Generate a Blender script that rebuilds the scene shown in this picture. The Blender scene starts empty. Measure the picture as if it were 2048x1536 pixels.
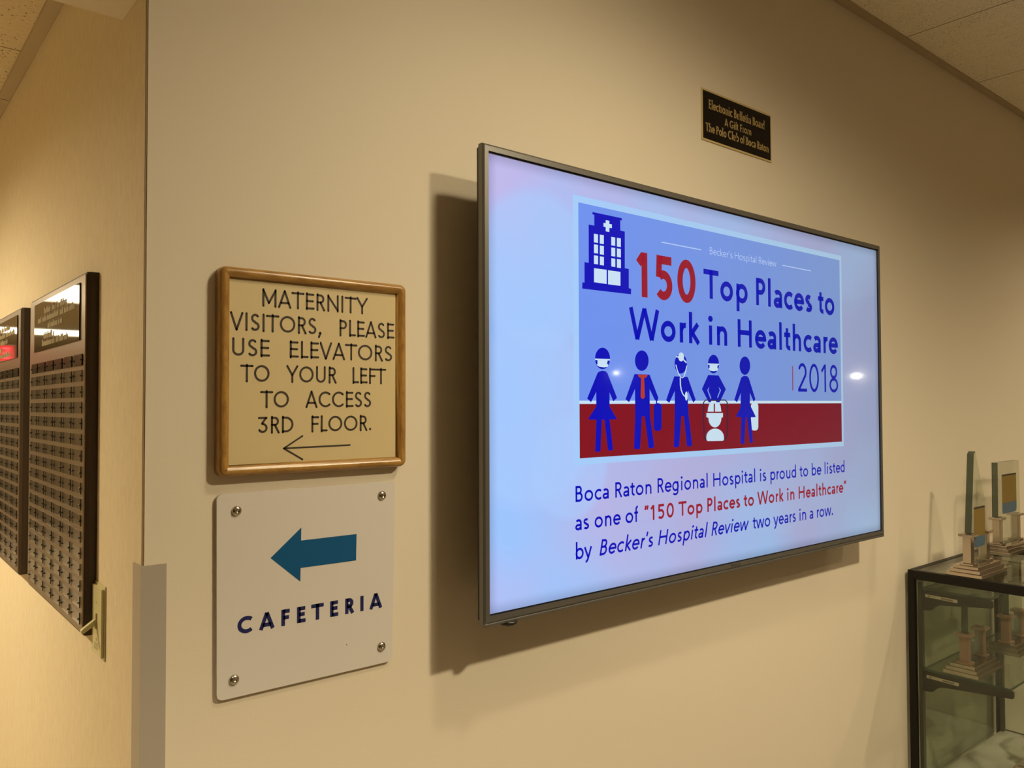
import bpy, bmesh, math, random
from math import sin, cos, pi, radians
from mathutils import Vector, Matrix
random.seed(7)
C = bpy.context.scene.collection

# ------------------------------------------------------------------ camera, world, lights, exposure
EYE = 1.62
cam_d = bpy.data.cameras.new('camera')
cam = bpy.data.objects.new('camera', cam_d); C.objects.link(cam)
YAW, PITCH, ROLL = 0.6959, 0.0257, -0.0035
fw = Vector((sin(YAW)*cos(PITCH), cos(YAW)*cos(PITCH), sin(PITCH)))
r0 = Vector((cos(YAW), -sin(YAW), 0)); u0 = r0.cross(fw)
rt = r0*cos(ROLL) + u0*sin(ROLL); up = -r0*sin(ROLL) + u0*cos(ROLL)
M = Matrix((rt, up, -fw)).transposed().to_4x4(); M.translation = Vector((0, 0, EYE))
cam.matrix_world = M
cam_d.sensor_fit = 'HORIZONTAL'; cam_d.sensor_width = 36.0
cam_d.lens = 1607.0/2048*36.0
cam_d.clip_start = 0.02
bpy.context.scene.camera = cam

sc = bpy.context.scene
sc.view_settings.view_transform = 'Standard'
sc.view_settings.look = 'None'
sc.view_settings.exposure = 0.0
sc.view_settings.gamma = 1.0
sc.view_settings.use_curve_mapping = False

sc.cycles.transparent_max_bounces = 32
world = bpy.data.worlds.new('world'); sc.world = world
world.use_nodes = True
world.node_tree.nodes['Background'].inputs[0].default_value = (0.9, 0.7, 0.45, 1)
world.node_tree.nodes['Background'].inputs[1].default_value = 0.0

WARM = (1.0, 0.84, 0.55)
HALLC = (1.0, 0.825, 0.53)
CEIL = EYE + 1.212           # lobby ceiling
HCEIL = EYE + 0.802          # hallway ceiling
# recessed downlights of the lobby: x, y, watts, lamp radius
DOWN = [(1.16, 0.36, CEIL, 72.0, 0.085, 170), (4.20, 0.10, CEIL, 120.0, 0.05, 150), (3.58, -0.78, CEIL, 150.0, 0.04, 140), (1.62, -0.45, CEIL, 380.0, 0.08, 165), (-0.1, -0.3, CEIL, 560.0, 0.08, 100), (6.0, -2.5, CEIL, 1050.0, 0.06, 150), (-0.70, 2.50, HCEIL, 305.0, 0.06, 168)]  # the narrowest cone is an added fill for the left of the screen wall
for x, y, z, w, r, cone in DOWN:
    ld = bpy.data.lights.new('downlight_lamp', 'SPOT'); ld.shadow_soft_size = r
    ld.spot_size = radians(cone); ld.spot_blend = .9
    ld.energy = w; ld.color = WARM if z == CEIL else HALLC
    lo = bpy.data.objects.new('downlight_lamp', ld); C.objects.link(lo)
    lo.location = (x, y, z - 0.012)
# hallway troffers: x0, x1, y0, y1, watts
TROF = [(-1.55, -0.40, 5.75, 6.85, 8.0), (-1.55, -0.40, 9.25, 10.1, 8.0)]
for x0, x1, y0, y1, w in TROF:
    ld = bpy.data.lights.new('troffer_lamp', 'AREA'); ld.shape = 'RECTANGLE'; ld.size = x1-x0-.04; ld.size_y = y1-y0-.04; ld.spread = radians(120)
    ld.energy = w; ld.color = HALLC
    lo = bpy.data.objects.new('troffer_lamp', ld); C.objects.link(lo)
    lo.location = ((x0+x1)/2, (y0+y1)/2, HCEIL - 0.02)

# ------------------------------------------------------------------ helpers
def mat(name, col=(.8, .8, .8), rough=.5, metal=0.0, spec=.5, emit=None, estr=1.0):
    m = bpy.data.materials.new(name); m.use_nodes = True
    b = m.node_tree.nodes['Principled BSDF']
    b.inputs['Base Color'].default_value = (*col, 1); b.inputs['Roughness'].default_value = rough
    b.inputs['Metallic'].default_value = metal; b.inputs['Specular IOR Level'].default_value = spec
    if emit:
        b.inputs['Emission Color'].default_value = (*emit, 1); b.inputs['Emission Strength'].default_value = estr
    return m
def nd(m, t, **kw):
    n = m.node_tree.nodes.new(t)
    for k, v in kw.items(): setattr(n, k, v)
    return n
def lk(m, a, b): m.node_tree.links.new(a, b)
def bsdf(m): return m.node_tree.nodes['Principled BSDF']
def ramp(m, fac, stops):
    r = nd(m, 'ShaderNodeValToRGB'); e = r.color_ramp.elements
    while len(e) < len(stops): e.new(.5)
    for el, (p, c) in zip(e, stops): el.position = p; el.color = (*c, 1)
    lk(m, fac, r.inputs[0]); return r
def objco(m, scale=(1, 1, 1)):
    tc = nd(m, 'ShaderNodeTexCoord'); mp = nd(m, 'ShaderNodeMapping'); mp.inputs['Scale'].default_value = scale
    lk(m, tc.outputs['Object'], mp.inputs[0]); return mp.outputs[0]
def noise(m, co, scale, detail=4, rough=.6):
    n = nd(m, 'ShaderNodeTexNoise'); n.inputs['Scale'].default_value = scale; n.inputs['Detail'].default_value = detail
    n.inputs['Roughness'].default_value = rough; lk(m, co, n.inputs['Vector']); return n.outputs[0]
def bump(m, h, strength, dist):
    b = nd(m, 'ShaderNodeBump'); b.inputs['Strength'].default_value = strength; b.inputs['Distance'].default_value = dist
    lk(m, h, b.inputs['Height']); lk(m, b.outputs[0], bsdf(m).inputs['Normal'])

def mobj(name, bm, m, parent=None, loc=None, smooth=False):
    bmesh.ops.recalc_face_normals(bm, faces=bm.faces)
    me = bpy.data.meshes.new(name); bm.to_mesh(me); bm.free()
    for x in (m if isinstance(m, (list, tuple)) else [m]): me.materials.append(x)
    if smooth:
        for p in me.polygons: p.use_smooth = True
    o = bpy.data.objects.new(name, me); C.objects.link(o)
    if parent: o.parent = parent
    if loc: o.location = loc
    return o
def tag(o, label, cat, group=None):
    o['label'] = label; o['category'] = cat
    if group: o['group'] = group
    return o
def thing(name, label, cat, loc=(0, 0, 0), group=None, rotz=0):
    o = bpy.data.objects.new(name, None); C.objects.link(o); o.location = loc; o.rotation_euler = (0, 0, rotz)
    o.empty_display_size = .05
    return tag(o, label, cat, group)
def struct(name, bm, m):
    o = mobj(name, bm, m); o['kind'] = 'structure'; return o
def copy_tree(o, parent=None):
    c = o.copy(); C.objects.link(c)
    if parent: c.parent = parent
    for ch in list(o.children): copy_tree(ch, c)
    return c
def box(bm, x0, y0, z0, x1, y1, z1, bev=0, mi=0, seg=2):
    r = bmesh.ops.create_cube(bm, size=1)
    vs = r['verts']
    for v in vs:
        v.co = Vector(((x0+x1)/2 + v.co.x*(x1-x0), (y0+y1)/2 + v.co.y*(y1-y0), (z0+z1)/2 + v.co.z*(z1-z0)))
    fs = set(f for v in vs for f in v.link_faces)
    for f in fs: f.material_index = mi
    if bev:
        es = set(e for v in vs for e in v.link_edges)
        g = bmesh.ops.bevel(bm, geom=list(es), offset=bev, segments=seg, affect='EDGES', profile=.5)
        for f in g['faces']: f.material_index = mi
    return bm
def B(*a, **k): return box(bmesh.new(), *a, **k)
def prism(bm, pts, axis, a, b, mi=0):
    """extrude a closed 2D outline along an axis: 'y' -> pts are (x,z); 'x' -> (y,z); 'z' -> (x,y)"""
    def P(p, t): return {'y': (p[0], t, p[1]), 'x': (t, p[0], p[1]), 'z': (p[0], p[1], t)}[axis]
    lo = [bm.verts.new(P(p, a)) for p in pts]; hi = [bm.verts.new(P(p, b)) for p in pts]
    f1 = bm.faces.new(lo); f2 = bm.faces.new(hi[::-1]); fs = [f1, f2]
    n = len(pts); f1.normal_update(); f2.normal_update()
    for i in range(n): fs.append(bm.faces.new((lo[i], hi[i], hi[(i+1) % n], lo[(i+1) % n])))
    for f in fs: f.material_index = mi
    bmesh.ops.triangulate(bm, faces=[f1, f2])
    return bm
def flat(bm, pts, y, mi=0):
    """a flat face in the x-z plane at depth y, facing -y"""
    f = bm.faces.new([bm.verts.new((p[0], y, p[1])) for p in pts]); f.material_index = mi
    f.normal_update()
    if f.normal.y > 0: f.normal_flip()
    if len(pts) > 4: bmesh.ops.triangulate(bm, faces=[f])
def rrect(x0, z0, x1, z1, r, n=6):
    o = []
    for cx, cz, a in ((x1-r, z1-r, 0), (x0+r, z1-r, 90), (x0+r, z0+r, 180), (x1-r, z0+r, 270)):
        for i in range(n+1):
            t = radians(a + 90*i/n); o.append((cx+r*cos(t), cz+r*sin(t)))
    return o
def disc(cx, cz, rx, rz=None, n=32):
    rz = rz or rx
    return [(cx+rx*cos(2*pi*i/n), cz+rz*sin(2*pi*i/n)) for i in range(n)]
def lathe(bm, prof, axis='z', n=24, c=(0, 0, 0), mi=0):
    rings = []
    for r, h in prof:
        ring = []
        for i in range(n):
            t = 2*pi*i/n; a, b = r*cos(t), r*sin(t)
            p = {'z': (a, b, h), 'y': (a, h, b), 'x': (h, a, b)}[axis]
            ring.append(bm.verts.new((p[0]+c[0], p[1]+c[1], p[2]+c[2])))
        rings.append(ring)
    for q in range(len(rings)-1):
        for i in range(n):
            f = bm.faces.new((rings[q][i], rings[q][(i+1) % n], rings[q+1][(i+1) % n], rings[q+1][i])); f.material_index = mi
    for ring in (rings[0], rings[-1]):
        f = bm.faces.new(ring); f.material_index = mi
    return bm
def sweep(bm, path, prof, mi=0):
    """closed path in x-z (rounded rectangle, CCW) carrying a closed profile of (outward, depth -y)"""
    n = len(path); rows = []
    for i in range(n):
        p0 = Vector(path[i-1]); p1 = Vector(path[i]); p2 = Vector(path[(i+1) % n])
        d1 = (p1-p0).normalized(); d2 = (p2-p1).normalized()
        n1 = Vector((d1.y, -d1.x)); n2 = Vector((d2.y, -d2.x)); nn = (n1+n2).normalized()
        k = 1/max(.3, nn.dot(n1))
        rows.append([bm.verts.new((p1.x+nn.x*o*k, y, p1.y+nn.y*o*k)) for o, y in prof])
    m = len(prof)
    for i in range(n):
        a, b = rows[i], rows[(i+1) % n]
        for j in range(m):
            f = bm.faces.new((a[j], b[j], b[(j+1) % m], a[(j+1) % m])); f.material_index = mi
    return bm

# ------------------------------------------------------------------ stroke lettering
def arc(cx, cy, rx, ry, a0, a1, n=18):
    return [(cx+rx*cos(radians(a0+(a1-a0)*i/n)), cy+ry*sin(radians(a0+(a1-a0)*i/n))) for i in range(n+1)]
def glyph(c, w):
    """centre-line strokes of a plain humanist sans, cap height 1; returns (strokes, advance)"""
    h = w/2; s = .10+h; X = .67
    L = lambda *p: (list(p), False)
    def circ(cx, cy, rx, ry): return (arc(cx, cy, rx, ry, 0, 360, 32)[:-1], True)
    if c == ' ': return [], .32
    if c == 'A': return [L((.03+h*.6, 0), (.42, 1)), L((.81-h*.6, 0), (.42, 1)), L((.2, .27), (.64, .27))], .84
    if c == 'B': return [L((s, 0), (s, 1)), L((s, 1-h), (.36, 1-h), *arc(.36, (1+.53)/2-h/2, .18-h*.4, (.47-h)/2, 90, -90), (s, .53)), L((.36, .53), *arc(.38, .53/2+h/2, .22-h*.4, (.53-h)/2, 90, -90), (s, h))], .70
    if c == 'C': return [(arc(.54, .5, .49-h, .51-h, 48, 312, 30), False)], .93
    if c == 'D': return [L((s, 0), (s, 1)), L((s, 1-h), (.36, 1-h), *arc(.36, .5, .50-h, .5-h, 90, -90, 24), (s, h))], .92
    if c == 'E': return [L((s, 0), (s, 1)), L((s, 1-h), (.58, 1-h)), L((s, .52), (.55, .52)), L((s, h), (.60, h))], .66
    if c == 'F': return [L((s, 0), (s, 1)), L((s, 1-h), (.57, 1-h)), L((s, .5), (.53, .5))], .62
    if c == 'G': return [(arc(.54, .5, .49-h, .51-h, 48, 318, 30)+[(.9-h*.4, .42), (.58, .42)], False)], 1.0
    if c == 'H': return [L((s, 0), (s, 1)), L((.86-h-.0, 0), (.86-h, 1)), L((s, .53), (.86-h, .53))], .96
    if c == 'I': return [L((s, 0), (s, 1))], .20+w
    if c == 'L': return [L((s, 0), (s, 1)), L((s, h), (.52, h))], .56
    if c == 'M': return [L((s, 0), (s, 1)), L((s, 1-h*.5), (.5, .2)), L((.5, .2), (.9-h*.0, 1-h*.5)), L((.9, 0), (.9, 1))], 1.02
    if c == 'N': return [L((s, 0), (s, 1)), L((s, 1-h), (.80, h)), L((.80, 0), (.80, 1))], .92
    if c == 'O': return [circ(.55, .5, .50-h, .51-h)], 1.10
    if c == 'P': return [L((s, 0), (s, 1)), L((s, 1-h), (.36, 1-h), *arc(.36, .74-h/2, .24-h*.6, (.52-h)/2, 90, -90), (s, .48))], .66
    if c == 'R': return [L((s, 0), (s, 1)), L((s, 1-h), (.36, 1-h), *arc(.36, .745-h/2, .23-h*.6, (.51-h)/2, 90, -90), (s, .49)), L((.36, .49), (.64-h*.5, 0))], .69
    if c == 'S': return [(arc(.34, .74, .25-h, .27-h, 35, 262, 20)+arc(.33, .26, .28-h, .275-h, 80, -142, 22), False)], .66
    if c == 'T': return [L((.38, 0), (.38, 1)), L((.02, 1-h), (.74, 1-h))], .76
    if c == 'U': return [L((s, 1), (s, .33), *arc(.44, .33, .44-s, .34-h, 180, 360), (.88-s, 1))], .88
    if c == 'V': return [L((.02+h*.6, 1), (.40, 0)), L((.78-h*.6, 1), (.40, 0))], .80
    if c == 'W': return [L((.02+h*.5, 1), (.31, 0)), L((.31, 0), (.60, 1)), L((.60, 1), (.89, 0)), L((.89, 0), (1.18-h*.5, 1))], 1.2
    if c == 'Y': return [L((.02+h*.6, 1), (.40, .44), (.40, 0)), L((.78-h*.6, 1), (.40, .44))], .80
    if c == 'a': return [(arc(.29, X-.21, .20-h*.3, .22-h, 145, 0, 12)+[(.49-h*.3, 0)], False), (arc(.27, .19, .23-h, .20-h, 90, 330, 16)+[(.49-h*.3, .20)], False), L((.49-h*.3, .39-h), (.27, .39-h))], .60
    if c == 'b': return [L((s, 0), (s, 1.06)), circ(.37+h*.3, X/2, .28-h*.6, .35-h)], .72
    if c == 'c': return [(arc(.37, X/2, .33-h, .35-h, 48, 312, 20), False)], .60
    if c == 'd': return [L((.72-s, 0), (.72-s, 1.06)), circ(.36-h*.3, X/2, .28-h*.6, .35-h)], .73
    if c == 'e': return [([(.07, .345), (.63-h*.6, .345)]+arc(.36, X/2, .31-h*.9, .35-h, 3, 322, 26), False)], .68
    if c == 'f': return [L((.19, 0), (.19, .84), *arc(.36, .84, .17, .24-h, 180, 95, 8)), L((.03, X-h*.8), (.36, X-h*.8))], .36
    if c == 'g': return [circ(.36-h*.3, X/2, .28-h*.6, .35-h), L((.71-s, X), (.71-s, 0), *arc(.38-h, -.02, .71-s-.38+h, .28-h, 0, -140, 14))], .73
    if c == 'h': return [L((s, 0), (s, 1.06)), L((s, .36), *arc((s+.63-h)/2, .42-h*.3, (.63-h-s)/2, X-.42+.01-h*.7, 180, 0, 16), (.63-h, 0))], .71
    if c == 'i': return [L((s, 0), (s, X)), (arc(s, .9, w*.62, w*.62, 0, 360, 12), 'fill')], .20+w
    if c == 'k': return [L((s, 0), (s, 1.06)), L((s+h*.5, .33), (.52, X)), L((s+h*.8, .36), (.58-h*.3, 0))], .60
    if c == 'l': return [L((s, 0), (s, 1.06))], .20+w
    if c == 'm': return [L((s, 0), (s, X)), L((s, .36), *arc((s+.56)/2, .42-h*.3, (.56-s)/2, X-.42+.01-h*.7, 180, 0, 14), (.56, 0)), L((.56, .36), *arc((.56+1.02-h)/2, .42-h*.3, (1.02-h-.56)/2, X-.42+.01-h*.7, 180, 0, 14), (1.02-h, 0))], 1.10
    if c == 'n': return [L((s, 0), (s, X)), L((s, .36), *arc((s+.63-h)/2, .42-h*.3, (.63-h-s)/2, X-.42+.01-h*.7, 180, 0, 16), (.63-h, 0))], .71
    if c == 'o': return [circ(.38, X/2, .33-h, .35-h)], .76
    if c == 'p': return [L((s, -.31), (s, X)), circ(.37+h*.3, X/2, .28-h*.6, .35-h)], .72
    if c == 'r': return [L((s, 0), (s, X)), (arc(.37, .38, .37-s, X-.37-h, 178, 84, 10), False)], .41
    if c == 's': return [(arc(.27, .485, .19-h*.7, .195-h, 40, 262, 14)+arc(.265, .185, .21-h*.7, .195-h, 82, -145, 16), False)], .53
    if c == 't': return [L((.19, .86), (.19, .2), *arc(.34, .2, .15, .2-h, 180, 282, 8)), L((.02, X-h*.8), (.38, X-h*.8))], .41
    if c == 'u': return [L((s, X), (s, .26), *arc((s+.62-h)/2, .25-h*.2, (.62-h-s)/2, .26-h*.9, 180, 360, 16), (.62-h, .3)), L((.62-h, 0), (.62-h, X))], .71
    if c == 'v': return [L((.01+h*.6, X), (.30, 0)), L((.59-h*.6, X), (.30, 0))], .60
    if c == 'w': return [L((.01+h*.5, X), (.235, 0)), L((.235, 0), (.46, X)), L((.46, X), (.685, 0)), L((.685, 0), (.91-h*.5, X))], .92
    if c == 'y': return [L((.01+h*.6, X), (.31, .0)), L((.59-h*.6, X), (.29, -.08), *arc(.12, -.09, .14, .21-h, -10, -95, 8))], .60
    if c == '0': return [circ(.39, .5, .33-h, .51-h)], .78
    if c == '1': return [L((.44-h, 0), (.44-h, 1)), L((.12+h*.3, .74), (.44-h*1.4, 1-h*.7))], .78*.78
    if c == '2': return [(arc(.38, .70, .28-h, .31-h, 160, -30, 16)+[(.10+h*.6, h*1.1)], False), L((.09, h), (.68, h))], .78
    if c == '3': return [L((.10, 1-h), (.58, 1-h)), L((.58-h*.4, 1-h), (.30, .60)), (arc(.34, .31, .31-h, .31-h, 95, -150, 22), False)], .74
    if c == '5': return [L((.20, 1-h), (.64, 1-h)), L((.21+h*.2, 1), (.185+h*.2, .5)), (arc(.36, .33, .31-h, .34-h, 128, -140, 22), False)], .78
    if c == '8': return [circ(.39, .75, .25-h*.8, .26-h), circ(.39, .26, .31-h*.9, .275-h)], .78
    if c == '.': return [(arc(.16, w*.62, w*.68, w*.68, 0, 360, 12), 'fill')], .34
    if c == ',': return [(arc(.18, w*.62, w*.68, w*.68, 0, 360, 12), 'fill'), L((.20, w*.5), (.10, -.18))], .36
    if c == "'": return [L((.14, 1.04), (.11, .74))], .26
    if c == '\u201c': return [L((.12, .74), (.19, 1.02)), L((.28, .74), (.35, 1.02))], .46
    if c == '\u201d': return [L((.19, 1.02), (.12, .74)), L((.35, 1.02), (.28, .74))], .46
    return [], .4
def ribbon(bm, pts, closed, w, y0, y1, cap, mi):
    P = [Vector(p) for p in pts]
    Q = [P[0]]
    for p in P[1:]:
        if (p-Q[-1]).length > 1e-6: Q.append(p)
    if closed and (Q[0]-Q[-1]).length < 1e-6: Q.pop()
    P = Q; n = len(P); Ls = []; Rs = []
    for i in range(n):
        if closed: a, b = P[i-1], P[(i+1) % n]
        else: a, b = P[max(i-1, 0)], P[min(i+1, n-1)]
        d1 = (P[i]-a).normalized() if (P[i]-a).length > 1e-9 else (b-P[i]).normalized()
        d2 = (b-P[i]).normalized() if (b-P[i]).length > 1e-9 else d1
        n1 = Vector((-d1.y, d1.x)); n2 = Vector((-d2.y, d2.x)); nn = n1+n2
        nn = nn.normalized() if nn.length > 1e-6 else n1
        k = 1/max(.5, nn.dot(n1))
        Ls.append(P[i]+nn*(w/2*k)); Rs.append(P[i]-nn*(w/2*k))
    def V(p, y): return bm.verts.new((p.x, y, p.y))
    lf = [V(p, y1) for p in Ls]; rf = [V(p, y1) for p in Rs]
    fs = []
    rng = range(n) if closed else range(n-1)
    for i in rng: fs.append(bm.faces.new((lf[i], lf[(i+1) % n], rf[(i+1) % n], rf[i])))
    if y0 != y1:
        lb = [V(p, y0) for p in Ls]; rb = [V(p, y0) for p in Rs]
        for i in rng:
            j = (i+1) % n
            fs.append(bm.faces.new((lf[i], lb[i], lb[j], lf[j]))); fs.append(bm.faces.new((rf[i], rf[j], rb[j], rb[i])))
        if not closed:
            for e in (0, n-1): fs.append(bm.faces.new((lf[e], rf[e], rb[e], lb[e])))
    for f in fs: f.material_index = mi
    if cap == 'round' and not closed:
        for e in (P[0], P[-1]):
            flat(bm, [(e.x+w/2*cos(2*pi*i/14), e.y+w/2*sin(2*pi*i/14)) for i in range(14)], y1, mi)
def text_width(s, w, track=0):
    return sum(glyph(c, w)[1]+track for c in s)
def letter(bm, s, x0, x1, base, cap, w, y0, y1, mi=0, end='butt', slant=0, track=0, serif=False):
    """lay a line of lettering between x0 and x1 with the given baseline and cap height; w is stroke/cap"""
    items = []; x = 0; lo = 1e9; hi = -1e9
    for c in s:
        st, adv = glyph(c, w)
        for pts, cl in st:
            items.append(([(px+x+slant*py, py) for px, py in pts], cl))
            for px, py in items[-1][0]: lo = min(lo, px-w/2); hi = max(hi, px+w/2)
        x += adv+track
    kx = (x1-x0)/(hi-lo)
    for pts, cl in items:
        T = [(x0+(px-lo)*kx, base+py*cap) for px, py in pts]
        if cl == 'fill': flat(bm, T[:-1], y1, mi)
        else:
            ribbon(bm, T, bool(cl), w*cap, y0, y1, end, mi)
            if serif and not cl and len(pts) == 2 and abs(pts[0][0]-pts[1][0]) < .15:
                for q in T:
                    e = w*cap; k = cap*.05
                    up_ = 1 if q[1] < base+cap*.4 else -1
                    flat(bm, [(q[0]-e*1.1, q[1]), (q[0]+e*1.1, q[1]), (q[0]+e*1.1, q[1]+k*up_), (q[0]-e*1.1, q[1]+k*up_)], y1, mi)
    return bm

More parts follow.
